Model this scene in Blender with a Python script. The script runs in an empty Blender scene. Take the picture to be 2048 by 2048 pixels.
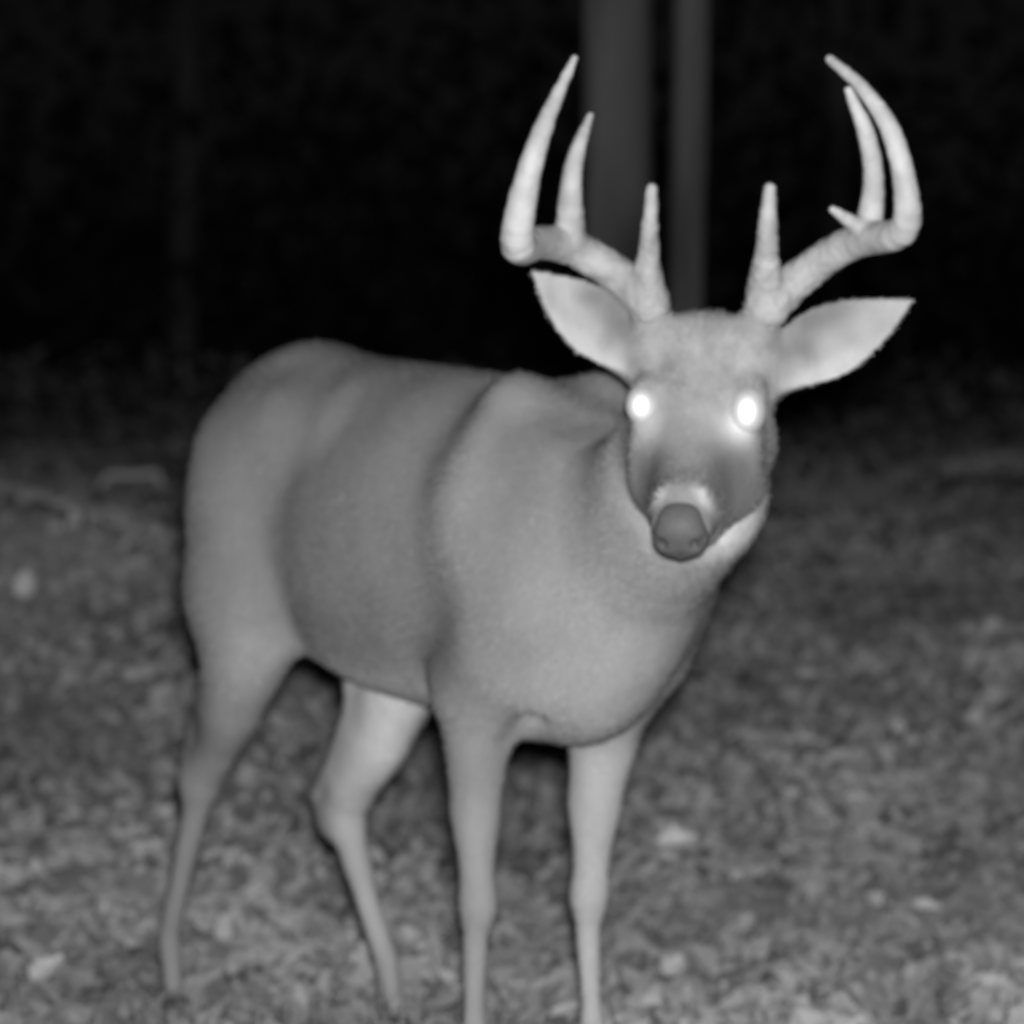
import bpy, math
import numpy as np
from mathutils import Vector, Matrix

rng = np.random.default_rng(7)
scene = bpy.context.scene
col = scene.collection

# ---------------------------------------------------------------- camera
cam_data = bpy.data.cameras.new('camera')
cam_data.sensor_width = 36.0
cam_data.lens = 123.05
cam_data.clip_start = 0.05
cam_data.clip_end = 500.0
cam = bpy.data.objects.new('camera', cam_data)
cam.location = (0.0, 0.0, 1.04)
cam.rotation_euler = (math.radians(90.0 - 1.833), 0.0, 0.0)
col.objects.link(cam)
cam_data.dof.use_dof = True
cam_data.dof.focus_distance = 3.65
cam_data.dof.aperture_fstop = 4.6
scene.camera = cam

# ---------------------------------------------------------------- night sky
world = bpy.data.worlds.new('World')
scene.world = world
world.use_nodes = True
wn = world.node_tree.nodes
wl = world.node_tree.links
wn.clear()
sky = wn.new('ShaderNodeTexSky')
sky.sky_type = 'NISHITA'
sky.sun_disc = False
sky.sun_elevation = math.radians(12.0)
sky.sun_rotation = math.radians(200.0)
bw = wn.new('ShaderNodeRGBToBW')
bg = wn.new('ShaderNodeBackground')
bg.inputs['Strength'].default_value = 0.0007
wo = wn.new('ShaderNodeOutputWorld')
wl.new(sky.outputs[0], bw.inputs[0])
wl.new(bw.outputs[0], bg.inputs['Color'])
wl.new(bg.outputs[0], wo.inputs[0])

# ---------------------------------------------------------------- the game camera's infrared flash
fl = bpy.data.lights.new('infrared_flash', 'SPOT')
fl.energy = 1050.0
fl.color = (1.0, 1.0, 1.0)
fl.spot_size = math.radians(55.0)
fl.spot_blend = 1.0
fl.shadow_soft_size = 0.05
flo = bpy.data.objects.new('infrared_flash', fl)
flo.location = (0.03, 0.02, 1.13)
flo.rotation_euler = (math.radians(90.0 - 2.0), 0.0, 0.0)
col.objects.link(flo)

scene.view_settings.view_transform = 'Standard'
scene.view_settings.look = 'None'
scene.view_settings.exposure = 0.0
scene.view_settings.gamma = 1.0
scene.view_settings.use_curve_mapping = False
scene.cycles.pixel_filter_type = 'GAUSSIAN'
scene.cycles.filter_width = 3.2
scene.cycles.max_bounces = 4


# ---------------------------------------------------------------- helpers
def tag(o, label=None, cat=None, group=None, kind=None):
    if label: o['label'] = label
    if cat: o['category'] = cat
    if group: o['group'] = group
    if kind: o['kind'] = kind
    return o


def mesh_object(name, verts, faces, mat, parent=None, smooth=True, colour=None):
    me = bpy.data.meshes.new(name)
    verts = np.asarray(verts, np.float32)
    faces = np.asarray(faces, np.int32)
    n, k = faces.shape
    me.vertices.add(len(verts))
    me.vertices.foreach_set('co', verts.ravel())
    me.loops.add(n * k)
    me.loops.foreach_set('vertex_index', faces.ravel())
    me.polygons.add(n)
    me.polygons.foreach_set('loop_start', np.arange(0, n * k, k, dtype=np.int32))
    me.polygons.foreach_set('loop_total', np.full(n, k, np.int32))
    if colour is not None:
        a = me.attributes.new('tone', 'FLOAT', 'POINT')
        a.data.foreach_set('value', np.asarray(colour, np.float32))
    me.update(calc_edges=True)
    me.polygons.foreach_set('use_smooth', np.full(n, smooth, bool))
    me.materials.append(mat)
    o = bpy.data.objects.new(name, me)
    col.objects.link(o)
    if parent: o.parent = parent
    return o


def hash_noise(p, seed=0):
    """smooth value noise on points p (N,3 or N,2), range 0..1"""
    p = np.asarray(p, np.float64)
    i = np.floor(p).astype(np.int64)
    f = p - i
    f = f * f * (3 - 2 * f)
    d = p.shape[1]
    out = np.zeros(len(p))
    for c in range(2 ** d):
        w = np.ones(len(p)); hsh = np.full(len(p), seed * 1013 + 17, np.int64)
        for k in range(d):
            b = (c >> k) & 1
            w = w * (f[:, k] if b else 1 - f[:, k])
            hsh = (hsh * 73856093) ^ ((i[:, k] + b) * (19349663 + 83492791 * k))
            hsh = (hsh ^ (hsh >> 13)) & 0x7fffffff
        hsh = (hsh * 1274126177) & 0x7fffffff
        hsh = hsh ^ (hsh >> 15)
        out += w * ((hsh % 100003) / 100003.0)
    return out


def sstep(a, b, x):
    t = np.clip((x - a) / (b - a), 0, 1)
    return t * t * (3 - 2 * t)


# ---------------------------------------------------------------- implicit surfaces
class Field:
    """signed distance samples on a grid, meshed with surface nets"""
    def __init__(self, lo, hi, h):
        self.lo = np.array(lo, np.float64); self.h = h
        self.n = np.ceil((np.array(hi) - self.lo) / h).astype(int) + 1
        self.v = np.full(self.n, 1.0, np.float32)

    def box(self, lo, hi):
        a = np.clip(np.floor((np.array(lo) - self.lo) / self.h).astype(int), 0, self.n)
        b = np.clip(np.ceil((np.array(hi) - self.lo) / self.h).astype(int) + 1, 0, self.n)
        if np.any(b <= a): return None, None
        ax = [(self.lo[k] + self.h * np.arange(a[k], b[k])).astype(np.float32) for k in range(3)]
        P = np.meshgrid(*ax, indexing='ij')
        return tuple(slice(a[k], b[k]) for k in range(3)), P

    def blend(self, sl, d, k, op='add'):
        v = self.v[sl]
        d = d.astype(np.float32)
        if op == 'add':
            hh = np.maximum(k - np.abs(v - d), 0) / k
            self.v[sl] = np.minimum(v, d) - hh * hh * k * 0.25
        else:
            d = -d
            hh = np.maximum(k - np.abs(v - d), 0) / k
            self.v[sl] = np.maximum(v, d) + hh * hh * k * 0.25

    def cone(self, a, ra, b, rb, k=0.03, op='add', squash=None):
        """round cone a->b; squash=(axis, factor) flattens it along an axis"""
        a = np.array(a, float); b = np.array(b, float)
        m = k + 0.03
        r = max(ra, rb) * (1.0 if squash is None else max(1.0, 1.0)) + m
        sl, P = self.box(np.minimum(a, b) - r, np.maximum(a, b) + r)
        if sl is None: return
        ab = b - a; L2 = max(ab @ ab, 1e-9)
        q = [P[i] - a[i] for i in range(3)]
        t = np.clip((q[0] * ab[0] + q[1] * ab[1] + q[2] * ab[2]) / L2, 0, 1)
        e = [q[i] - t * ab[i] for i in range(3)]
        if squash is not None:
            n, f = squash
            n = np.array(n, float) / np.linalg.norm(n)
            dn = (e[0] * n[0] + e[1] * n[1] + e[2] * n[2]) * (1.0 / f - 1.0)
            e = [e[i] + dn * n[i] for i in range(3)]
        d = np.sqrt(e[0] ** 2 + e[1] ** 2 + e[2] ** 2) - (ra + t * (rb - ra))
        if squash is not None: d = d * min(1.0, squash[1] + 0.15)
        self.blend(sl, d, k, op)

    def chain(self, pts, k=0.03, squash=None):
        """a limb: one run of round cones, blended into the rest as a whole"""
        p = np.array([q[:3] for q in pts], float); r = [q[3] for q in pts]
        m = max(r) + k + 0.03
        sl, P = self.box(p.min(0) - m, p.max(0) + m)
        if sl is None: return
        best = None
        for i in range(len(p) - 1):
            a, ab = p[i], p[i + 1] - p[i]
            L2 = max(ab @ ab, 1e-9)
            q = [P[j] - a[j] for j in range(3)]
            t = np.clip((q[0] * ab[0] + q[1] * ab[1] + q[2] * ab[2]) / L2, 0, 1)
            e = [q[j] - t * ab[j] for j in range(3)]
            if squash is not None:
                n, f = squash
                n = np.array(n, float) / np.linalg.norm(n)
                dn = (e[0] * n[0] + e[1] * n[1] + e[2] * n[2]) * (1.0 / f - 1.0)
                e = [e[j] + dn * n[j] for j in range(3)]
            ts = t * t * (3 - 2 * t)
            d = np.sqrt(e[0] ** 2 + e[1] ** 2 + e[2] ** 2) - (r[i] + ts * (r[i + 1] - r[i]))
            best = d if best is None else np.minimum(best, d)
        self.blend(sl, best, k)

    def ell(self, c, r, k=0.03, axes=None, op='add'):
        c = np.array(c, float); r = np.array(r, float)
        A = np.eye(3) if axes is None else np.array(axes, float)
        R = (r.max() if axes is not None else r) + k + 0.03
        sl, P = self.box(c - R, c + R)
        if sl is None: return
        q = [P[i] - c[i] for i in range(3)]
        x = [q[0] * A[i, 0] + q[1] * A[i, 1] + q[2] * A[i, 2] for i in range(3)]
        k0 = np.sqrt(sum((x[i] / r[i]) ** 2 for i in range(3)))
        k1 = np.sqrt(sum((x[i] / r[i] ** 2) ** 2 for i in range(3)))
        d = k0 * (k0 - 1.0) / np.maximum(k1, 1e-6)
        self.blend(sl, d, k, op)

    def mesh(self):
        v = self.v
        ins = v < 0
        c = np.zeros(tuple(np.array(v.shape) - 1), np.uint8)
        for dx in (0, 1):
            for dy in (0, 1):
                for dz in (0, 1):
                    c += ins[dx:ins.shape[0] - 1 + dx, dy:ins.shape[1] - 1 + dy, dz:ins.shape[2] - 1 + dz]
        I = np.argwhere((c > 0) & (c < 8))
        ids = np.full(c.shape, -1, np.int32)
        ids[tuple(I.T)] = np.arange(len(I))
        acc = np.zeros((len(I), 3)); cnt = np.zeros(len(I))
        cor = [(x, y, z) for x in (0, 1) for y in (0, 1) for z in (0, 1)]
        for a in cor:
            for ax in range(3):
                if a[ax]: continue
                b = list(a); b[ax] = 1
                va = v[I[:, 0] + a[0], I[:, 1] + a[1], I[:, 2] + a[2]]
                vb = v[I[:, 0] + b[0], I[:, 1] + b[1], I[:, 2] + b[2]]
                cr = (va < 0) != (vb < 0)
                t = np.where(cr, va / np.where(va == vb, 1, va - vb), 0)
                pt = np.tile(np.array(a, float), (len(I), 1)); pt[:, ax] += t
                acc[cr] += pt[cr]; cnt += cr
        V = self.lo + self.h * (I + acc / cnt[:, None])
        F = []
        for ax in range(3):
            s0 = [slice(None)] * 3; s1 = [slice(None)] * 3
            s0[ax] = slice(0, -1); s1[ax] = slice(1, None)
            d = ins[tuple(s0)].astype(np.int8) - ins[tuple(s1)].astype(np.int8)
            o1, o2 = (ax + 1) % 3, (ax + 2) % 3
            E = np.argwhere(d != 0)
            ok = (E[:, o1] > 0) & (E[:, o2] > 0) & (E[:, o1] < c.shape[o1]) & (E[:, o2] < c.shape[o2])
            E = E[ok]
            sg = d[tuple(E.T)]
            q = []
            for (s, t) in ((1, 1), (0, 1), (0, 0), (1, 0)):
                e = E.copy(); e[:, o1] -= s; e[:, o2] -= t
                q.append(ids[tuple(e.T)])
            q = np.stack(q, 1)
            q[sg < 0] = q[sg < 0][:, ::-1]
            F.append(q)
        return V, np.concatenate(F)


def relax(V, F, n, w=0.5):
    E = np.concatenate([F[:, [0, 1]], F[:, [1, 2]], F[:, [2, 3]], F[:, [3, 0]]])
    deg = np.bincount(E.ravel(), minlength=len(V)).astype(float)
    for _ in range(n):
        S = np.zeros_like(V)
        for k in range(3):
            S[:, k] = np.bincount(E[:, 0], V[E[:, 1], k], len(V)) + np.bincount(E[:, 1], V[E[:, 0], k], len(V))
        V = V + w * (S / deg[:, None] - V)
    return V


# ---------------------------------------------------------------- materials
def new_mat(name):
    m = bpy.data.materials.new(name)
    m.use_nodes = True
    nt = m.node_tree
    b = nt.nodes['Principled BSDF']
    return m, nt, b


def tone_material(name, rough=0.8, noise_scale=60.0, noise_amt=0.15, bump=0.3, bump_scale=200.0, stretch=(1, 1, 1),
                  dist=0.004, spec=0.2, base=None, sheen=0.0):
    """grey tone taken from the mesh's own pigment attribute (or a constant), broken up by noise"""
    m, nt, b = new_mat(name)
    N, Lk = nt.nodes, nt.links
    tc = N.new('ShaderNodeTexCoord')
    mp = N.new('ShaderNodeMapping'); mp.inputs['Scale'].default_value = stretch
    Lk.new(tc.outputs['Object'], mp.inputs[0])
    n1 = N.new('ShaderNodeTexNoise'); n1.inputs['Scale'].default_value = noise_scale; n1.inputs['Detail'].default_value = 5
    Lk.new(mp.outputs[0], n1.inputs['Vector'])
    mr = N.new('ShaderNodeMapRange')
    mr.inputs['From Min'].default_value = 0.25; mr.inputs['From Max'].default_value = 0.75
    mr.inputs['To Min'].default_value = 1 - noise_amt; mr.inputs['To Max'].default_value = 1 + noise_amt
    Lk.new(n1.outputs[0], mr.inputs[0])
    mu = N.new('ShaderNodeMath'); mu.operation = 'MULTIPLY'
    if base is None:
        at = N.new('ShaderNodeAttribute'); at.attribute_name = 'tone'
        Lk.new(at.outputs['Fac'], mu.inputs[0])
    else:
        mu.inputs[0].default_value = base
    Lk.new(mr.outputs[0], mu.inputs[1])
    cc = N.new('ShaderNodeCombineColor')
    for k in range(3): Lk.new(mu.outputs[0], cc.inputs[k])
    Lk.new(cc.outputs[0], b.inputs['Base Color'])
    n2 = N.new('ShaderNodeTexNoise'); n2.inputs['Scale'].default_value = bump_scale; n2.inputs['Detail'].default_value = 4
    Lk.new(mp.outputs[0], n2.inputs['Vector'])
    bp = N.new('ShaderNodeBump'); bp.inputs['Strength'].default_value = bump; bp.inputs['Distance'].default_value = dist
    Lk.new(n2.outputs[0], bp.inputs['Height'])
    Lk.new(bp.outputs[0], b.inputs['Normal'])
    b.inputs['Roughness'].default_value = rough
    b.inputs['Specular IOR Level'].default_value = spec
    if sheen:
        b.inputs['Sheen Weight'].default_value = sheen
        b.inputs['Sheen Roughness'].default_value = 0.6
    return m


M_fur = tone_material('deer_coat', rough=0.85, noise_scale=26, noise_amt=0.12, bump=0.35, bump_scale=150, stretch=(0.6, 1, 0.3), dist=0.004, spec=0.15)
M_antler = tone_material('antler_bone', rough=0.6, noise_scale=30, noise_amt=0.12, bump=0.5, bump_scale=90, dist=0.003, spec=0.3)
M_nose = tone_material('nose_leather', rough=0.6, noise_scale=60, noise_amt=0.1, bump=0.6, bump_scale=220, dist=0.002, spec=0.3)
M_hoof = tone_material('hoof_horn', rough=0.5, noise_scale=40, noise_amt=0.2, bump=0.3, bump_scale=80, base=0.07)
M_bark = tone_material('tree_bark', rough=0.9, noise_scale=7, noise_amt=0.55, bump=0.9, bump_scale=14, stretch=(1, 1, 0.18), dist=0.03, base=0.15)
M_soil = tone_material('forest_soil', rough=0.95, noise_scale=5, noise_amt=0.4, bump=0.5, bump_scale=9, dist=0.04, base=0.42)
M_leaf = tone_material('dry_leaf', rough=0.75, noise_scale=30, noise_amt=0.2, bump=0.3, bump_scale=60)
M_grass = tone_material('grass_blade', rough=0.7, noise_scale=20, noise_amt=0.2, bump=0.0, bump_scale=60)

M_eye, nt, b = new_mat('eyeshine')          # the tapetum behind the pupil throws the flash back
b.inputs['Base Color'].default_value = (1, 1, 1, 1)
b.inputs['Metallic'].default_value = 0.6
b.inputs['Roughness'].default_value = 0.52
M_lid = tone_material('eye_rim', rough=0.5, base=0.08, bump=0.1)


# ================================================================ THE DEER
# deer space: x forward, y to its left, z up; the Empty stands between the fore hooves
deer = bpy.data.objects.new('buck_deer', None)
deer.location = (0.026, 5.1, 0.0)
deer.rotation_euler = (0, 0, math.atan2(-0.8, 0.6))
col.objects.link(deer)
tag(deer, 'antlered buck standing three-quarter on with its head turned to face us', 'deer')

# head frame (forward along the muzzle, to the deer's left, out of the forehead)
HE = np.array([0.567, -0.161, 1.026])
HF = np.array([0.430, -0.502, -0.750]); HF /= np.linalg.norm(HF)
HS = np.array([0.743, 0.668, -0.021]); HS -= HF * (HS @ HF); HS /= np.linalg.norm(HS)
HT = np.cross(HF, HS)


def hd(f, s, t):
    return HE + f * HF + s * HS + t * HT


HA = np.stack([HF, HS, HT])

body = Field((-1.02, -0.44, -0.01), (0.82, 0.36, 1.26), 0.0048)
# trunk
body.ell((-0.17, 0, 0.825), (0.37, 0.195, 0.245), 0.05)
body.ell((-0.38, 0, 0.835), (0.29, 0.145, 0.228), 0.06)
body.ell((0.02, 0, 0.80), (0.27, 0.150, 0.25), 0.06)
body.ell((-0.59, 0, 0.895), (0.165, 0.15, 0.205), 0.06)
body.chain([(-0.74, 0, 0.965, 0.065), (-0.66, 0, 1.01, 0.085), (-0.55, 0, 1.035, 0.092), (-0.40, 0, 1.015, 0.085), (-0.2, 0, 0.985, 0.085), (0.0, 0, 0.97, 0.06), (0.14, 0, 0.93, 0.06)], 0.07)
body.ell((0.14, -0.012, 0.71), (0.14, 0.10, 0.155), 0.06)
# shoulder blades and upper arms
for s in (-1, 1):
    body.chain([(0.075, s * 0.080, 1.033, 0.043), (0.08, s * 0.118, 0.90, 0.070), (0.13, s * 0.122, 0.74, 0.078), (0.10, s * 0.12, 0.68, 0.078), (0.04, s * 0.12, 0.63, 0.068)], 0.07)
for s in (-1, 1):
    body.ell((0.16, s * 0.095, 0.85), (0.09, 0.075, 0.13), 0.05)
# neck
body.chain([(0.06, 0, 0.84, 0.15), (0.19, -0.01, 0.82, 0.138), (0.31, -0.033, 0.862, 0.122), (0.41, -0.055, 0.920, 0.119), (0.49, -0.095, 0.98, 0.09)], 0.10)
# head
def hcone(a, ra, b, rb, k=0.02, squash=None):
    body.cone(hd(*a), ra, hd(*b), rb, k, squash=squash)
body.ell(hd(-0.05, 0, -0.052), (0.11, 0.079, 0.074), 0.03, HA)                        # cranium
body.ell(hd(-0.12, 0.003, -0.025), (0.06, 0.080, 0.058), 0.03, HA)                       # poll
hcone((0.005, 0, -0.057), 0.078, (0.165, 0, -0.03), 0.041, 0.03, (HT, 0.8))            # muzzle
hcone((0.14, 0, -0.028), 0.042, (0.160, 0, -0.029), 0.028, 0.015)                     # nose end
hcone((0.12, 0, -0.07), 0.030, (0.155, 0, -0.066), 0.023, 0.015)                       # chin
for s in (-1, 1):
    hcone((-0.03, s * 0.050, -0.10), 0.045, (0.05, s * 0.042, -0.085), 0.040, 0.03)    # jaw
    hcone((0.05, s * 0.042, -0.085), 0.040, (0.13, s * 0.013, -0.068), 0.028, 0.03)
    body.ell(hd(-0.026, s * 0.07, -0.006), (0.036, 0.022, 0.02), 0.02, HA)            # brow ridge
    body.ell(hd(0.035, s * 0.062, -0.036), (0.05, 0.02, 0.026), 0.025, HA)             # cheek bone
    hcone((-0.12, s * 0.062, 0.0), 0.03, (-0.150, s * 0.076, 0.028), 0.024, 0.02)      # pedicle

for s in (-1, 1):
    body.ell(hd(0.092, s * 0.078, 0.004), (0.055, 0.028, 0.045), 0.03, HA, op='sub')        # hollow beside the muzzle


# ears: cupped leaves
def ear(base, tip, normal, width):
    a = tip - base; L = np.linalg.norm(a); a = a / L
    n = normal - a * (normal @ a); n /= np.linalg.norm(n)
    bb = np.cross(n, a)
    sl, P = body.box(np.minimum(base, tip) - 0.09, np.maximum(base, tip) + 0.09)
    q = [P[i] - base[i] for i in range(3)]
    x = q[0] * a[0] + q[1] * a[1] + q[2] * a[2]
    y = q[0] * bb[0] + q[1] * bb[1] + q[2] * bb[2]
    z = q[0] * n[0] + q[1] * n[1] + q[2] * n[2]
    t = np.clip(x / L, 0, 1)
    w = width * np.where(t < 0.4, 0.45 + 0.55 * np.sin(t / 0.4 * np.pi / 2), 1 - np.clip((t - 0.4) / 0.6, 0, 1) ** 1.7) + 0.003
    cup = (8.0 * (1 - 0.4 * t)) * y * y - 0.024 * np.sin(t * np.pi)
    d = np.maximum(np.abs(z - cup) - 0.0065, np.abs(y) - w)
    d = np.maximum(d, x - L - 0.004)
    d = np.maximum(d, -x - 0.01)
    body.blend(sl, d * 0.65, 0.012)
    EARF.append((base, a, bb if bb[2] > 0 else -bb, L))
    body.cone(base - a * 0.025, 0.04, base + a * 0.02 - n * 0.018, 0.028, 0.03)
EARF = []
EAR = [(hd(-0.112, -0.085, -0.022), hd(-0.172, -0.228, 0.074), 0.044), (hd(-0.102, 0.085, -0.032), hd(-0.182, 0.268, 0.02), 0.046)]
ear(EAR[0][0], EAR[0][1], np.array([0.75, -0.62, 0.15]), EAR[0][2])
ear(EAR[1][0], EAR[1][1], np.array([0.80, -0.50, 0.10]), EAR[1][2])

# fore legs
body.chain([(0.05, -0.115, 0.64, 0.066), (0.03, -0.117, 0.56, 0.048), (0.022, -0.115, 0.46, 0.037), (0.026, -0.115, 0.36, 0.0255), (0.031, -0.116, 0.315, 0.0285), (0.022, -0.115, 0.265, 0.018), (0.016, -0.113, 0.16, 0.015), (0.018, -0.113, 0.12, 0.02), (0.035, -0.113, 0.07, 0.017)], 0.03)
body.chain([(0.11, 0.115, 0.72, 0.068), (0.082, 0.106, 0.64, 0.058), (0.065, 0.09, 0.56, 0.051), (0.057, 0.077, 0.46, 0.040), (0.054, 0.072, 0.36, 0.026), (0.052, 0.07, 0.315, 0.0285), (0.045, 0.073, 0.265, 0.018), (0.052, 0.074, 0.16, 0.0145), (0.056, 0.074, 0.12, 0.019), (0.074, 0.074, 0.07, 0.017)], 0.03)
# hind legs: haunch, stifle, hock
for s in (-1, 1):
    body.ell((-0.555, s * 0.085, 0.85), (0.138, 0.085, 0.20), 0.05)
for s in (-1, 1):
    body.chain([(-0.62, s * 0.085, 0.95, 0.085), (-0.48, s * 0.085, 0.985, 0.075), (-0.36, s * 0.08, 0.99, 0.055)], 0.05)   # hip bones
body.chain([(-0.60, -0.105, 0.86, 0.115), (-0.565, -0.125, 0.75, 0.105), (-0.55, -0.118, 0.69, 0.08)], 0.035, squash=((0, 1, 0), 0.75))
body.chain([(-0.61, -0.115, 0.74, 0.08), (-0.60, -0.108, 0.63, 0.062), (-0.65, -0.098, 0.55, 0.047), (-0.72, -0.090, 0.47, 0.033), (-0.76, -0.089, 0.43, 0.027), (-0.785, -0.090, 0.36, 0.021), (-0.825, -0.091, 0.26, 0.0175), (-0.862, -0.091, 0.16, 0.019), (-0.85, -0.091, 0.08, 0.016)], 0.045)
body.chain([(-0.61, -0.105, 0.70, 0.055), (-0.66, -0.10, 0.60, 0.036), (-0.755, -0.092, 0.52, 0.022), (-0.782, -0.09, 0.475, 0.017), (-0.772, -0.089, 0.43, 0.022)], 0.05)
body.chain([(-0.62, 0.10, 0.86, 0.12), (-0.52, 0.12, 0.76, 0.105), (-0.45, 0.115, 0.66, 0.07)], 0.03, squash=((0, 1, 0), 0.75))
body.chain([(-0.52, 0.11, 0.72, 0.085), (-0.458, 0.098, 0.60, 0.062), (-0.515, 0.096, 0.50, 0.050), (-0.59, 0.094, 0.415, 0.036), (-0.62, 0.094, 0.375, 0.033), (-0.596, 0.094, 0.315, 0.024), (-0.55, 0.091, 0.235, 0.0185), (-0.508, 0.096, 0.15, 0.019), (-0.488, 0.1, 0.08, 0.016)], 0.03)
body.chain([(-0.54, 0.10, 0.64, 0.05), (-0.565, 0.097, 0.53, 0.036), (-0.64, 0.095, 0.44, 0.024), (-0.682, 0.094, 0.395, 0.020), (-0.65, 0.094, 0.355, 0.022)], 0.05)
# tail hanging against the rump
body.chain([(-0.69, 0, 0.98, 0.033), (-0.728, -0.005, 0.90, 0.030), (-0.73, -0.01, 0.83, 0.023), (-0.722, -0.012, 0.77, 0.010)], 0.025)
body.cone((0.16, 0.055, 0.555), 0.014, (0.205, 0.105, 0.62), 0.010, 0.03, op='sub')
body.cone((0.13, -0.095, 0.585), 0.014, (0.10, -0.10, 0.55), 0.012, 0.03, op='sub')
V, F = body.mesh()
V = relax(V, F, 3)

# pigment of the coat, with some flash light and shade painted in
X, Y, Z = V.T
hq = (V - HE) @ HA.T
hf, hs, ht = hq.T
def blob(c, r):
    return np.exp(-(((hf - c[0]) / r[0]) ** 2 + ((hs - c[1]) / r[1]) ** 2 + ((ht - c[2]) / r[2]) ** 2))
def lblob(c, r):
    return np.exp(-(((X - c[0]) / r[0]) ** 2 + ((Y - c[1]) / r[1]) ** 2 + ((Z - c[2]) / r[2]) ** 2))
def mix(w, v):
    global tone
    tone = tone + (v - tone) * np.clip(w, 0, 1)
tone = np.full(len(V), 0.30 - 0.03 * sstep(-0.1, -0.6, X))
tone *= 1 + 0.16 * (hash_noise(V * np.array([7, 7, 4]), 3) - 0.5) + 0.10 * (hash_noise(V * np.array([24, 24, 12]), 4) - 0.5)
mix(0.25 * sstep(0.98, 1.12, Z) * sstep(0.15, 0.0, X), 0.25)                         # top of the back darkened, grazing-flash shade painted into the tone
tone *= 1 + 0.55 * (hash_noise(V * np.array([11, 11, 1.8]), 17) - 0.5) * sstep(-0.35, 0.0, X) * sstep(0.55, 0.65, Z) * sstep(0.42, 0.3, X)
tone *= 1 + 0.14 * (hash_noise(V * np.array([9, 9, 2.5]), 18) - 0.5)
mix(0.7 * sstep(0.66, 0.58, Z) * sstep(0.13, 0.06, np.abs(Y)) * sstep(-0.55, -0.4, X) * sstep(0.1, 0.0, X), 0.55)   # pale belly
mix(sstep(-0.7, -0.6, X) * sstep(-0.3, -0.4, X) * sstep(0.12, 0.085, Y) * sstep(0.0, 0.03, Y) * sstep(0.68, 0.6, Z) * sstep(0.36, 0.44, Z), 0.60)    # pale inside of the far thigh
mix(0.8 * sstep(0.57, 0.50, Z) * sstep(0.02, 0.05, Y) * sstep(-0.1, 0.0, X), 0.50)
mix(0.85 * sstep(0.05, 0.07, Y) * sstep(-0.74, -0.70, X) * sstep(-0.40, -0.44, X) * sstep(0.46, 0.40, Z) * sstep(0.10, 0.2, Z), 0.47)    # pale far shank
mix(0.8 * lblob((-0.79, 0.0, 0.86), (0.05, 0.05, 0.16)), 0.42)                      # tail edge
ear_m = np.maximum(sstep(0.088, 0.115, np.abs(hs)) * sstep(-0.09, -0.06, ht) * sstep(-0.04, -0.09, hf), 0)
mix(blob((-0.06, 0, 0.0), (0.11, 0.12, 0.09)), 0.38 * (1 + 0.5 * (hash_noise(V * 45, 12) - 0.5) + 0.3 * (hash_noise(V * 110, 13) - 0.5)))                               # forehead
et = np.full(len(V), 0.40)
for (eb, ea, eu, eL) in EARF:
    q = V - eb
    near = (np.abs(q @ np.cross(ea, eu)) < 0.05) & (np.abs(q @ eu) < 0.08) & (q @ ea > -0.02) & (q @ ea < eL + 0.02)
    up = q @ eu
    tt = q @ ea / eL
    val = 0.40 - 0.15 * sstep(-0.005, 0.03, up) * sstep(0.9, 0.5, tt) + 0.12 * sstep(-0.012, -0.035, up) - 0.10 * np.exp(-((tt - 0.15) / 0.2) ** 2 - ((up - 0.005) / 0.015) ** 2) + 0.06 * sstep(0.75, 0.95, tt)
    et = np.where(near, val, et)
mix(ear_m, et + 0.12 * (hash_noise(V * 40, 9) - 0.5))
mix(0.5 * blob((-0.1, 0.012, 0.03), (0.06, 0.012, 0.04)), 0.28)                     # crown streak
mix(0.95 * blob((0.105, 0.0, 0.0), (0.07, 0.10, 0.07)), 0.22 * (1 + 0.5 * (hash_noise(V * 60, 14) - 0.5)))                       # grizzled muzzle
mix(0.8 * blob((0.09, 0.0, 0.01), (0.06, 0.018, 0.03)), 0.27)                       # pale bridge of the nose
for sg in (-1, 1):
    mix(1.0 * blob((0.09, sg * 0.054, -0.02), (0.045, 0.028, 0.06)), 0.115)           # dark sides of the muzzle
    mix(0.95 * blob((0.024, sg * 0.060, 0.0), (0.024, 0.024, 0.03)), 0.70 if sg > 0 else 0.46)             # pale eye ring, with eyeshine glow painted into its tone
    mix(1.05 * blob((0.146 + 0.55 * (np.abs(hs) - 0.026), sg * 0.028, 0.004), (0.011, 0.012, 0.03)), 0.62 if sg > 0 else 0.50)           # white band behind the nose
mix(0.8 * blob((0.15, 0, -0.09), (0.03, 0.05, 0.022)), 0.7)                        # white chin
mix(1.0 * blob((0.075, 0.06, -0.065), (0.055, 0.035, 0.045)), 0.14)
mix(1.2 * lblob((0.525, -0.06, 0.865), (0.08, 0.09, 0.045)), 0.75)                  # throat patch
mix(0.45 * lblob((0.46, -0.02, 0.80), (0.09, 0.12, 0.09)), 0.5)
mix(0.9 * lblob((0.24, -0.02, 0.72), (0.16, 0.13, 0.15)), 0.40)                     # brisket lightened, its flash-lit brightness painted into the tone
mix(0.9 * lblob((0.05, -0.18, 0.66), (0.11, 0.11, 0.11)), 0.18)  # upper foreleg darkened, body shading painted into the tone
mix(0.5 * lblob((-0.08, -0.2, 0.80), (0.10, 0.10, 0.25)), 0.24)  # painted shading: darker tone behind the shoulder
mix(1.1 * lblob((-0.26, -0.06, 0.605), (0.3, 0.14, 0.045)), 0.58)
mix(0.8 * lblob((-0.52, -0.15, 0.62), (0.05, 0.1, 0.08)), 0.42)
body_obj = mesh_object('body', V, F, M_fur, deer, True, tone)

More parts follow.
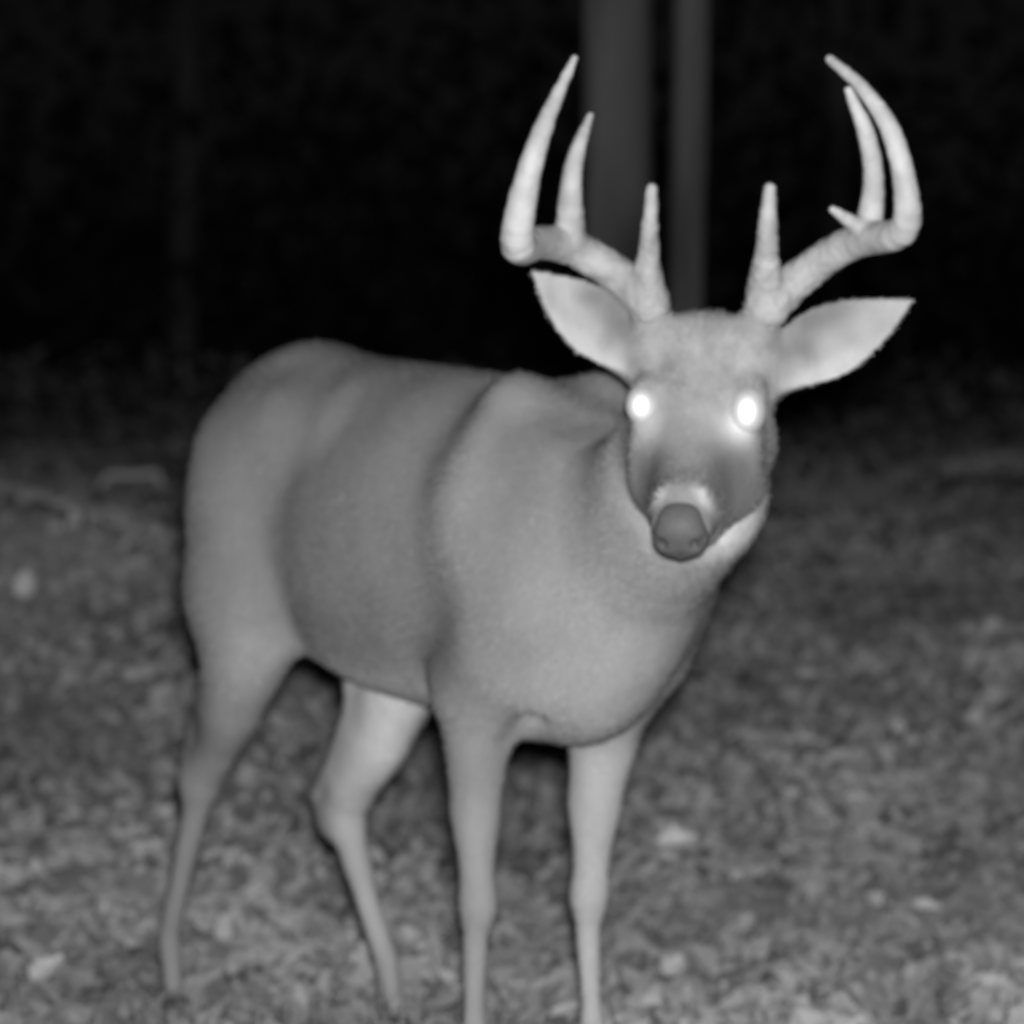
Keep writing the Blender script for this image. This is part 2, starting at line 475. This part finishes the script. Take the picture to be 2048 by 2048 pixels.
# short coat lying back along the body
fn = np.cross(V[F[:, 2]] - V[F[:, 0]], V[F[:, 3]] - V[F[:, 1]])
VN = np.zeros_like(V)
for k in range(4):
    for a_ in range(3): VN[:, a_] += np.bincount(F[:, k], fn[:, a_], len(V))
VN /= np.linalg.norm(VN, axis=1)[:, None] + 1e-12
nh = 150000
pick = rng.integers(0, len(V), nh)
P0 = V[pick] + (rng.random((nh, 3)) - 0.5) * 0.005
Nn = VN[pick]
head_w = np.clip(1.2 - np.linalg.norm((P0 - HE) / 0.22, axis=1), 0, 1)[:, None]
leg_w = sstep(0.62, 0.5, P0[:, 2])[:, None]
flow = np.tile(np.array([-0.75, 0.0, -0.66]), (nh, 1)) * (1 - leg_w) + np.array([-0.1, 0, -1.0]) * leg_w
flow = flow * (1 - head_w) + (-HF * 1.0) * head_w
flow = flow + 0.5 * (np.stack([hash_noise(P0 * 9, 40 + q) for q in range(3)], 1) - 0.5) + 0.25 * rng.normal(0, 1, (nh, 3))
flow -= Nn * np.sum(flow * Nn, 1)[:, None]
flow /= np.linalg.norm(flow, axis=1)[:, None] + 1e-9
ln = (0.006 + 0.010 * rng.random(nh)) * (1 - 0.55 * head_w[:, 0]) * (1 - 0.4 * leg_w[:, 0])
hh_ = (P0 - HE) @ HA.T
on_ear = (np.abs(hh_[:, 1]) > 0.095) & (hh_[:, 0] < -0.05) & (hh_[:, 2] > -0.08)
ln = np.where(on_ear, ln * 0.35, ln)
lift = 0.12 + 0.18 * rng.random(nh)
flow = np.where(on_ear[:, None], HS * np.sign(hh_[:, 1:2]) + 0.3 * rng.normal(0, 1, (nh, 3)), flow)
flow -= Nn * np.sum(flow * Nn, 1)[:, None]
flow /= np.linalg.norm(flow, axis=1)[:, None] + 1e-9

ok = ~((((P0 - HE) @ HF) > 0.155) & (head_w[:, 0] > 0))
P0, Nn, flow, ln, lift, pick = P0[ok], Nn[ok], flow[ok], ln[ok], lift[ok], pick[ok]
nh = len(P0)
side = np.cross(flow, Nn) * 0.0007
mid = P0 + flow * (ln * 0.55)[:, None] + Nn * (ln * lift * 0.75)[:, None]
end = P0 + flow * ln[:, None] + Nn * (ln * lift * 0.9)[:, None]
hv_ = np.stack([P0 - side, P0 + side, mid + side * 0.7, mid - side * 0.7, end], 1).reshape(-1, 3)
hf_ = (np.array([[0, 1, 2], [0, 2, 3], [3, 2, 4]])[None] + 5 * np.arange(nh)[:, None, None]).reshape(-1, 3)
ht_ = np.repeat(tone[pick] * (0.9 + 0.25 * rng.random(nh)), 5)
M_hair = tone_material('coat_hair', rough=0.8, noise_scale=20, noise_amt=0.1, bump=0.0, spec=0.15)
fur = mesh_object('fur', hv_, hf_, M_hair, deer, False, ht_)
fur['kind'] = 'stuff'

# cloven hooves
for (x, y) in ((0.045, -0.113), (0.084, 0.074), (-0.836, -0.091), (-0.474, 0.1)):
    hv = Field((-0.06, -0.05, -0.005), (0.07, 0.05, 0.09), 0.003)
    for sg in (-1, 1):
        hv.cone((-0.008, sg * 0.011, 0.05), 0.012, (0.0, sg * 0.013, 0.014), 0.014, 0.006)
        hv.cone((0.0, sg * 0.013, 0.014), 0.014, (0.036, sg * 0.009, 0.008), 0.007, 0.006)
        hv.cone((-0.03, sg * 0.012, 0.075), 0.006, (-0.034, sg * 0.013, 0.06), 0.005, 0.004)
    a, f = hv.mesh()
    a[:, 2] = np.maximum(a[:, 2], 0.001)
    mesh_object('hoof', a + np.array([x, y, 0.0]), f, M_hoof, deer)

# nose pad with nostrils
N_ = Field((-0.07, -0.07, -0.07), (0.07, 0.07, 0.07), 0.0024)
N_.ell((-0.004, 0, -0.012), (0.019, 0.024, 0.033), 0.01)
for sg in (-1, 1):
    N_.ell((-0.008, sg * 0.020, -0.010), (0.021, 0.0165, 0.024), 0.012)
N_.ell((-0.012, 0, 0.012), (0.020, 0.026, 0.016), 0.015)
N_.ell((-0.022, 0, 0.018), (0.020, 0.024, 0.011), 0.012)
for sg in (-1, 1):
    N_.ell((0.014, sg * 0.021, -0.002), (0.008, 0.0055, 0.008), 0.005, op='sub')
    N_.ell((0.008, sg * 0.033, 0.002), (0.008, 0.005, 0.004), 0.004, op='sub')
N_.ell((0.016, 0, -0.028), (0.004, 0.002, 0.014), 0.004, op='sub')
a, f = N_.mesh()
a = relax(a, f, 1)
nt_ = np.full(len(a), 0.135)
for sg in (-1, 1):
    nt_ -= 0.06 * np.exp(-((a[:, 1] - sg * 0.023) / 0.009) ** 2 - ((a[:, 2] + 0.001) / 0.010) ** 2)      # dark nostrils
mesh_object('nose', hd(0.193, 0, -0.022) + a @ HA, f, M_nose, deer, True, np.maximum(nt_, 0.02))

# eyes
for s in (-1, 1):
    e = Field((-0.03, -0.03, -0.03), (0.03, 0.03, 0.03), 0.0025)
    e.ell((0, 0, 0), (0.024, 0.030, 0.017) if s > 0 else (0.021, 0.024, 0.014), 0.001)
    ev, ef = e.mesh()
    ev = relax(ev, ef, 2)
    c = hd(0.002 if s > 0 else -0.004, 0.070 * s, 0.004)
    # both eyes turned to the flash, enlarged so the shape carries the glow
    n = np.array([0.82, -0.57, 0.03]); n = n / np.linalg.norm(n)
    x = HS - n * (HS @ n); x /= np.linalg.norm(x); y = np.cross(n, x)
    ev = c + ev[:, :1] * x + ev[:, 1:2] * y + ev[:, 2:] * n
    mesh_object('eye', ev, ef, M_eye, deer)

# antlers
def antler(base_off, chains, name='antler'):
    pts = np.array([hd(*p[:3]) for c in chains for p in c])
    A = Field(pts.min(0) - 0.04, pts.max(0) + 0.04, 0.0028)
    for c in chains:
        q = np.array([hd(*p[:3]) for p in c]); r = np.array([p[3] for p in c])
        # Catmull-Rom
        Q = np.vstack([2 * q[0] - q[1], q, 2 * q[-1] - q[-2]])
        pp, rr = [], []
        for i in range(1, len(Q) - 2):
            for t in np.linspace(0, 1, 5)[:-1]:
                a, b_, c_, d_ = Q[i - 1], Q[i], Q[i + 1], Q[i + 2]
                pp.append(0.5 * (2 * b_ + (c_ - a) * t + (2 * a - 5 * b_ + 4 * c_ - d_) * t * t + (3 * b_ - a - 3 * c_ + d_) * t ** 3))
                rr.append(r[i - 1] * (1 - t) + r[i] * t)
        pp.append(q[-1]); rr.append(r[-1])
        A.chain([tuple(p) + (x,) for p, x in zip(pp, rr)], 0.008)
    b0 = hd(*chains[0][0][:3]); b1 = hd(*chains[0][1][:3]); ax = (b1 - b0) / np.linalg.norm(b1 - b0)
    for k in range(9):
        th = k / 9 * 2 * math.pi
        u = np.cross(ax, HF); u /= np.linalg.norm(u); w = np.cross(ax, u)
        A.ell(b0 + 0.019 * (math.cos(th) * u + math.sin(th) * w), (0.008, 0.008, 0.008), 0.006)
    v, f = A.mesh()
    v = relax(v, f, 1)
    d = np.linalg.norm(v - b0, axis=1)
    fn = np.cross(v[f[:, 2]] - v[f[:, 0]], v[f[:, 3]] - v[f[:, 1]])
    vn = np.zeros_like(v)
    for k in range(4): np.add.at(vn, f[:, k], fn)
    vn /= np.linalg.norm(vn, axis=1)[:, None] + 1e-12
    rough_ = (hash_noise(v * 140, 6) - 0.5) * 0.0026 + (hash_noise(v * 60, 7) - 0.5) * 0.002
    v = v + vn * (rough_ * (1.3 - 0.9 * sstep(0.03, 0.2, d)))[:, None]
    tn = 0.41 + 0.12 * sstep(0.05, 0.3, d) + 0.16 * (hash_noise(v * 60, 5) - 0.5) + 0.10 * (hash_noise(v * 25, 15) - 0.5)
    return mesh_object(name, v, f, M_antler, deer, True, tn)

antler(None, [
    [(-0.147, -0.074, 0.045, 0.029), (-0.168, -0.105, 0.066, 0.025), (-0.182, -0.167, 0.108, 0.0235), (-0.142, -0.203, 0.164, 0.022), (-0.073, -0.214, 0.229, 0.0225), (-0.097, -0.204, 0.288, 0.0185), (-0.158, -0.180, 0.348, 0.0130), (-0.262, -0.149, 0.376, 0.005)],
    [(-0.182, -0.174, 0.125, 0.021), (-0.214, -0.169, 0.192, 0.0145), (-0.251, -0.162, 0.222, 0.0105), (-0.302, -0.15, 0.237, 0.005)],
    [(-0.160, -0.078, 0.060, 0.025), (-0.175, -0.070, 0.11, 0.0135), (-0.195, -0.066, 0.155, 0.0105), (-0.222, -0.064, 0.184, 0.007)]])
antler(None, [
    [(-0.150, 0.082, 0.036, 0.030), (-0.178, 0.107, 0.046, 0.025), (-0.202, 0.149, 0.07, 0.023), (-0.195, 0.201, 0.118, 0.022), (-0.145, 0.268, 0.19, 0.0195), (-0.167, 0.272, 0.249, 0.0155), (-0.207, 0.254, 0.304, 0.013), (-0.257, 0.216, 0.33, 0.0095), (-0.301, 0.171, 0.34, 0.006)],
    [(-0.196, 0.215, 0.125, 0.019), (-0.236, 0.224, 0.188, 0.0135), (-0.267, 0.214, 0.245, 0.0115), (-0.289, 0.193, 0.297, 0.006)],
    [(-0.192, 0.216, 0.138, 0.014), (-0.186, 0.175, 0.185, 0.005)],
    [(-0.163, 0.080, 0.055, 0.026), (-0.178, 0.084, 0.105, 0.0155), (-0.20, 0.087, 0.146, 0.0125), (-0.230, 0.089, 0.178, 0.008)]])

# ================================================================ GROUND
def terrain(x, y):
    x = np.asarray(x, float); y = np.asarray(y, float)
    z = np.interp(y, [-50, 5.5, 6.2, 7, 8, 9, 10.5, 12, 14, 16, 20, 40, 120], [0, 0, 0.03, 0.12, 0.23, 0.33, 0.46, 0.56, 0.66, 0.75, 0.86, 1.05, 1.2])
    z = z + 0.34 * np.exp(-((x + 1.65) ** 2 + (y - 9.8) ** 2) / (2 * 0.55 ** 2))
    p = np.stack([x.ravel(), y.ravel()], 1)
    far = sstep(5.4, 7.0, y)
    n = (hash_noise(p * 0.9, 1).reshape(x.shape) - 0.5) * 0.14 * far + (hash_noise(p * 3.1, 2).reshape(x.shape) - 0.5) * (0.015 + 0.045 * far)
    return z + n

gx = np.sinh(np.linspace(-1, 1, 181) * 6.2); gx = gx / gx.max() * 160
gy = np.concatenate([np.linspace(-40, 4, 23)[:-1], np.linspace(4, 13, 150)[:-1], 13 + 0.06 * np.arange(60) ** 2.02])
GX, GY = np.meshgrid(gx, gy, indexing='ij')
GV = np.stack([GX, GY, terrain(GX, GY)], 2).reshape(-1, 3)
ii = np.arange(len(gx) * len(gy)).reshape(len(gx), len(gy))
GF = np.stack([ii[:-1, :-1], ii[1:, :-1], ii[1:, 1:], ii[:-1, 1:]], 2).reshape(-1, 4)
ground = mesh_object('ground', GV, GF, M_soil)
tag(ground, 'dark leaf-strewn forest floor rising behind the deer', 'ground', kind='structure')


def wedge_points(n, d0, d1, power=1.0, spread=0.2, side=0.7):
    d = d0 + (d1 - d0) * rng.random(n) ** power
    x = (rng.random(n) * 2 - 1) * (spread * d + side)
    return x, d


def rot_frames(n, tilt_max):
    yaw = rng.random(n) * 2 * np.pi
    tilt = (rng.random(n) * 2 - 1) * tilt_max
    roll = (rng.random(n) * 2 - 1) * tilt_max
    cy, sy, ct, st, cr, sr = np.cos(yaw), np.sin(yaw), np.cos(tilt), np.sin(tilt), np.cos(roll), np.sin(roll)
    ax = np.stack([cy * ct, sy * ct, st], 1)
    b0 = np.stack([-sy, cy, np.zeros(n)], 1)
    nn = np.cross(ax, b0)
    bx = b0 * cr[:, None] + nn * sr[:, None]
    return ax, bx, np.cross(ax, bx)


LEAF = np.array([[-0.5, 0, 0], [-0.2, 0.24, 0.05], [-0.2, 0, -0.03], [-0.2, -0.24, 0.05], [0.12, 0.3, 0.08], [0.12, 0, -0.02], [0.12, -0.3, 0.08], [0.34, 0.15, 0.1], [0.34, -0.15, 0.1], [0.52, 0, 0.12]])
LEAF_F = np.array([[0, 2, 1], [0, 3, 2], [1, 2, 5], [1, 5, 4], [3, 5, 2], [3, 6, 5], [4, 5, 7], [6, 8, 5], [5, 9, 7], [5, 8, 9]])


def leaf_cloud(P, size, tilt, tone):
    n = len(P)
    ax, bx, nx = rot_frames(n, tilt)
    sh = LEAF[None] * np.stack([np.ones(n), 0.7 + 0.7 * rng.random(n), (rng.random(n) * 3.6 - 1.2)], 1)[:, None, :]
    sh = sh + (rng.random((n, 10, 3)) - 0.5) * np.array([0.10, 0.12, 0.12])
    sh = sh * size[:, None, None]
    v = P[:, None] + sh[:, :, :1] * ax[:, None] + sh[:, :, 1:2] * bx[:, None] + sh[:, :, 2:] * nx[:, None]
    f = LEAF_F[None] + 10 * np.arange(n)[:, None, None]
    return v.reshape(-1, 3), f.reshape(-1, 3), np.repeat(tone, 10)


n = 68000
x, y = wedge_points(n, 3.4, 20, 1.3, 0.2, 0.8)
x = x * (1 + 0.3 * np.abs(rng.normal(0, 1, n)) * (np.abs(x) > 0.16 * y + 0.5))
size = (0.028 + 0.05 * rng.random(n) ** 2) * (1 + 0.25 * sstep(7.5, 5.5, y))
P = np.stack([x, y, terrain(x, y) + 0.008 + 0.025 * rng.random(n)], 1)
patch = hash_noise(np.stack([x * 1.6, y * 0.9], 1), 8)
tn = (0.74 + 0.50 * sstep(0.25, 0.75, 0.6 * patch + 0.4 * hash_noise(np.stack([x * 4.5, y * 2.2], 1), 19))) * np.clip(0.32 + 0.12 * rng.random(n) * (0.3 + 1.2 * patch) + 0.14 * (rng.random(n) > 0.985) - 0.08 * (rng.random(n) > 0.85), 0.05, 0.75)
v, f, c = leaf_cloud(P, size, 1.0, tn)
tag(mesh_object('leaf_litter', v, f, M_leaf, None, False, c), 'layer of dry fallen leaves covering the forest floor', 'leaves', kind='stuff')

# grass
def blades(x, y, hgt, wid, tone):
    n = len(x)
    z = terrain(x, y) - 0.01
    a = rng.random(n) * 2 * np.pi
    lean = (rng.random(n) ** 0.8) * 1.2
    dx, dy = np.cos(a), np.sin(a)
    b = a + np.pi / 2 + (rng.random(n) - 0.5)
    bx, by = np.cos(b) * wid / 2, np.sin(b) * wid / 2
    rows = []
    for t, w in ((0, 1), (0.45, 0.85), (0.8, 0.5), (1, 0)):
        cx = x + dx * hgt * lean * t ** 1.8; cy = y + dy * hgt * lean * t ** 1.8
        cz = z + hgt * (t - 0.35 * lean * t * t)
        if w:
            rows += [np.stack([cx - bx * w, cy - by * w, cz], 1), np.stack([cx + bx * w, cy + by * w, cz], 1)]
        else:
            rows += [np.stack([cx, cy, cz], 1)]
    v = np.stack(rows, 1)
    T = np.array([[0, 1, 3], [0, 3, 2], [2, 3, 5], [2, 5, 4], [4, 5, 6]])
    f = T[None] + 7 * np.arange(n)[:, None, None]
    return v.reshape(-1, 3), f.reshape(-1, 3), np.repeat(tone, 7)


n = 9000
x, y = wedge_points(n, 4.4, 16, 1.2)
cx = np.concatenate([rng.random(420) * 0.95 - 0.92, rng.random(170) * 0.26 - 0.2, rng.random(110) * 0.25 - 0.34])
cy = np.concatenate([4.7 + 0.65 * rng.random(420), 4.72 + 0.22 * rng.random(170), 5.1 + 0.25 * rng.random(110)])
keep = hash_noise(np.stack([x * 2.2, y * 1.3], 1), 21) + 0.3 * rng.random(n) > 0.62
keep = np.concatenate([keep, np.ones(len(cx), bool)])
x = np.concatenate([x, cx]); y = np.concatenate([y, cy])
x, y = x[keep], y[keep]; n = len(x)
hg = 0.03 + 0.08 * rng.random(n) ** 1.5
near_feet = np.exp(-((x + 0.62) ** 2 + (y - 5.45) ** 2) / 0.05) + np.exp(-((x + 0.1) ** 2 + (y - 4.85) ** 2) / 0.03) + np.exp(-((x + 0.2) ** 2 + (y - 5.4) ** 2) / 0.03)
hg = hg * (1 + 0.6 * near_feet)
hg[n - 700:] = np.where(rng.random(700) < 0.45, 0.12 + 0.14 * rng.random(700), 0.04)
wd = 0.0022 + 0.0025 * rng.random(n)
v, f, c = blades(x, y, hg, wd, 0.24 + 0.10 * rng.random(n))
tag(mesh_object('grass', v, f, M_grass, None, False, c), 'short sparse grass growing through the fallen leaves', 'grass', kind='stuff')

# ================================================================ TREES
def tube(path, radii, seg=14, wob=0.0, seed=0):
    path = np.asarray(path, float); m = len(path)
    V, F = [], []
    for i in range(m):
        d = path[min(i + 1, m - 1)] - path[max(i - 1, 0)]; d /= np.linalg.norm(d)
        u = np.cross(d, (0.3, 1, 0.1)); u /= np.linalg.norm(u); w = np.cross(d, u)
        th = np.arange(seg) / seg * 2 * np.pi
        q = np.stack([np.cos(th) * 2 + seed, np.sin(th) * 2, np.full(seg, i * 0.35)], 1)
        r = radii[i] * (1 + wob * (hash_noise(q, seed) - 0.5))
        V.append(path[i] + r[:, None] * (np.cos(th)[:, None] * u + np.sin(th)[:, None] * w))
    V = np.concatenate(V)
    for i in range(m - 1):
        for k in range(seg):
            F.append((i * seg + k, i * seg + (k + 1) % seg, (i + 1) * seg + (k + 1) % seg, (i + 1) * seg + k))
    return V, np.array(F)


M_crown = tone_material('tree_foliage', rough=0.7, noise_scale=20, noise_amt=0.2, bump=0.0)


def tree(x, y, r, height, label, seed, group, leaves=500, lean=(0, 0)):
    rs = np.random.default_rng(seed)
    z0 = float(terrain(np.array([x]), np.array([y]))[0]) - 0.05
    root = bpy.data.objects.new('tree', None)
    root.location = (x, y, z0)
    col.objects.link(root)
    tag(root, label, 'tree', group)
    m = 30
    hh = np.linspace(0, height, m)
    path = np.stack([lean[0] * hh + 0.03 * r / 0.1 * np.sin(hh * 0.9 + seed), lean[1] * hh + 0.03 * np.cos(hh * 0.7 + seed), hh], 1)
    path[:, :2] -= path[0, :2]
    rad = r * (1 - 0.72 * (hh / height) ** 1.2) + r * 0.7 * np.exp(-hh / 0.22)
    v, f = tube(path, rad, 20, 0.22, seed)
    mesh_object('trunk', v, f, M_bark, root)
    tips = []
    for k in range(7):
        i = int(m * (0.5 + 0.45 * k / 7))
        a = rs.random() * 6.28; ln = height * (0.26 - 0.018 * k)
        d = np.array([math.cos(a), math.sin(a), 0.55])
        bp_ = [path[i] + d * ln * t + np.array([0, 0, 0.12 * ln * t * t]) for t in (0, 0.3, 0.65, 1)]
        v, f = tube(bp_, [rad[i] * 0.55, rad[i] * 0.4, rad[i] * 0.24, 0.008], 8)
        mesh_object('limb', v, f, M_bark, root)
        tips += bp_[1:]
    tips.append(path[-1])
    tips = np.array(tips)
    c = tips[rs.integers(0, len(tips), leaves)] + rs.normal(0, height * 0.055, (leaves, 3))
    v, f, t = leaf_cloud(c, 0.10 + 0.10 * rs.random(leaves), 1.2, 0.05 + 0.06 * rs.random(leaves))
    mesh_object('crown', v, f, M_crown, root, False, t)
    return root


tree(0.350, 10.5, 0.108, 9.0, 'thick pale trunk rising behind the deer, between its antlers, nearer the left one', 3, None, 900)
tree(0.532, 10.9, 0.060, 8.0, 'slim pale trunk just right of the thicker one between the antlers', 5, None, 700)

FAR = 'dim trunks in the dark woods'
tree(-2.65, 28.0, 0.12, 12.0, 'faint trunk in the dark above the rump, left of the deer', 11, FAR, 400)
tree(2.55, 28.0, 0.13, 12.0, 'faint trunk in the dark behind the right antler', 12, FAR, 400)
tree(2.95, 19.0, 0.035, 7.0, 'thin faint sapling in the dark right of the deer, below the right ear', 13, FAR, 250)

# undergrowth fading into the dark
n = 9000
x, y = wedge_points(n, 13.5, 30, 0.8, 0.24, 1.0)
clump = hash_noise(np.stack([x * 0.7, y * 0.5], 1), 31)
top = 0.15 + 0.6 * np.clip(clump - 0.25, 0, 1) * (0.4 + y / 30)
P = np.stack([x, y, terrain(x, y) + top * rng.random(n) ** 1.3], 1)
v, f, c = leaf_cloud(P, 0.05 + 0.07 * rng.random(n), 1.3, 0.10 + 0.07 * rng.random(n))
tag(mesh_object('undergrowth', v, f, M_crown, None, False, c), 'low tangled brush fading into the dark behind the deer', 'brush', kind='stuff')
n = 16000
x, y = wedge_points(n, 26, 48, 0.8, 0.26, 1.0)
clump = hash_noise(np.stack([x * 0.35, y * 0.3], 1), 33)
P = np.stack([x, y, terrain(x, y) + (1.0 + 4.5 * clump) * rng.random(n) ** 1.7], 1)
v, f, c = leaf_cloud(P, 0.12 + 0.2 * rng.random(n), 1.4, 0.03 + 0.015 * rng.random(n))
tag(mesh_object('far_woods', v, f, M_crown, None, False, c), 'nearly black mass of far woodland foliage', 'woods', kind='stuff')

# ================================================================ SINGLE PALE LEAVES AND A STICK
def big_leaf(x, y, size, yaw, tilt, roll, tone, curl, label, lift=0.012, lobes=0.25):
    L_, W_ = 13, 7
    u = np.linspace(0, 1, L_); w = np.linspace(-1, 1, W_)
    U, WW = np.meshgrid(u, w, indexing='ij')
    prof = np.sin(np.pi * U ** 0.8) ** 0.8 * (1 + lobes * np.cos(U * 26)) * 0.34 + 0.012
    X_ = U - 0.5; Y_ = WW * prof
    Z_ = curl * (Y_ * Y_ * 2.2 + 0.5 * (U - 0.4) ** 2) + 0.02 * np.sin(U * 17 + WW * 4) + 0.02 * np.abs(WW)
    q = np.stack([X_, Y_, Z_], 2).reshape(-1, 3) * size
    R_ = (Matrix.Rotation(yaw, 3, 'Z') @ Matrix.Rotation(tilt, 3, 'Y') @ Matrix.Rotation(roll, 3, 'X'))
    q = q @ np.array(R_).T
    i = np.arange(L_ * W_).reshape(L_, W_)
    f = np.stack([i[:-1, :-1], i[1:, :-1], i[1:, 1:], i[:-1, 1:]], 2).reshape(-1, 4)
    o = mesh_object('fallen_leaf', q, f, M_leaf, None, True, np.full(len(q), tone))
    md = o.modifiers.new('thickness', 'SOLIDIFY'); md.thickness = 0.0012
    z = float(terrain(np.array([x]), np.array([y]))[0])
    o.location = (x, y, z - q[:, 2].min() * 0.6 + lift + 0.022)
    tag(o, label, 'leaf', 'pale leaves lying on the forest floor')
    return o

big_leaf(0.33, 6.98, 0.085, 0.1, -0.1, 0.45, 0.78, 1.0, 'bright curled leaf on the ground right of the front legs', 0.02)
big_leaf(0.28, 6.04, 0.06, 1.0, -0.4, 0.32, 0.68, 0.6, 'bright leaf at the bottom edge just right of the foreleg')
big_leaf(0.73, 7.33, 0.075, 0.05, 0.0, 0.36, 0.72, 0.4, 'flat pale leaf, the upper of two at mid-height on the right')
big_leaf(0.71, 7.11, 0.05, 0.9, 0.4, 0.41, 0.76, 0.5, 'small pale leaf, the lower of two at mid-height on the right')
big_leaf(0.77, 6.47, 0.055, -0.1, 0.1, 0.41, 0.78, 0.5, 'pale oblong leaf low on the right, above the bottom corner')
big_leaf(0.82, 5.88, 0.075, -0.5, 0.2, 0.36, 0.64, 0.7, 'large pale leaf in the bottom right corner')
big_leaf(0.78, 6.12, 0.055, 0.4, 0.3, 0.41, 0.72, 0.6, 'ragged pale leaf beside the leaf in the bottom right corner')
big_leaf(0.57, 7.95, 0.05, 1.2, 0.5, 0.36, 0.72, 0.5, 'small pale leaf level with the brisket, right of the forelegs')
big_leaf(0.73, 8.60, 0.06, 0.0, 0.0, 0.41, 0.72, 0.5, 'pale leaf farther back on the right, below the throat')
big_leaf(1.21, 9.02, 0.07, 0.8, 0.4, 0.41, 0.65, 0.6, 'dull leaf farthest back at the right edge')
big_leaf(-1.27, 9.11, 0.08, 1.5, -1.1, 0.09, 0.72, 0.6, 'pale upright leaf on the mound at the left edge', 0.03)
big_leaf(-0.75, 7.04, 0.045, 0.2, 0.2, 0.41, 0.76, 0.5, 'small bright leaf left of the hind foot')
big_leaf(-0.58, 6.43, 0.055, 0.1, 0.0, 0.41, 0.65, 0.5, 'pale leaf between the two hind feet')
big_leaf(-0.79, 5.93, 0.075, 0.7, -0.5, 0.36, 0.62, 0.6, 'long pale leaf slanting in the bottom left corner')

v, f = tube([(-1.64, 13.9, 0.69), (-1.60, 13.9, 0.745), (-1.50, 13.92, 0.74), (-1.41, 13.9, 0.75), (-1.38, 13.9, 0.68)], [0.012, 0.016, 0.017, 0.015, 0.009], 8, 0.3, 4)
M_stick = tone_material('dead_wood', rough=0.85, noise_scale=30, noise_amt=0.2, bump=0.4, bump_scale=40, base=0.85)
tag(mesh_object('fallen_stick', v, f, M_stick), 'pale bent stick on the dark ground left of the rump', 'stick')
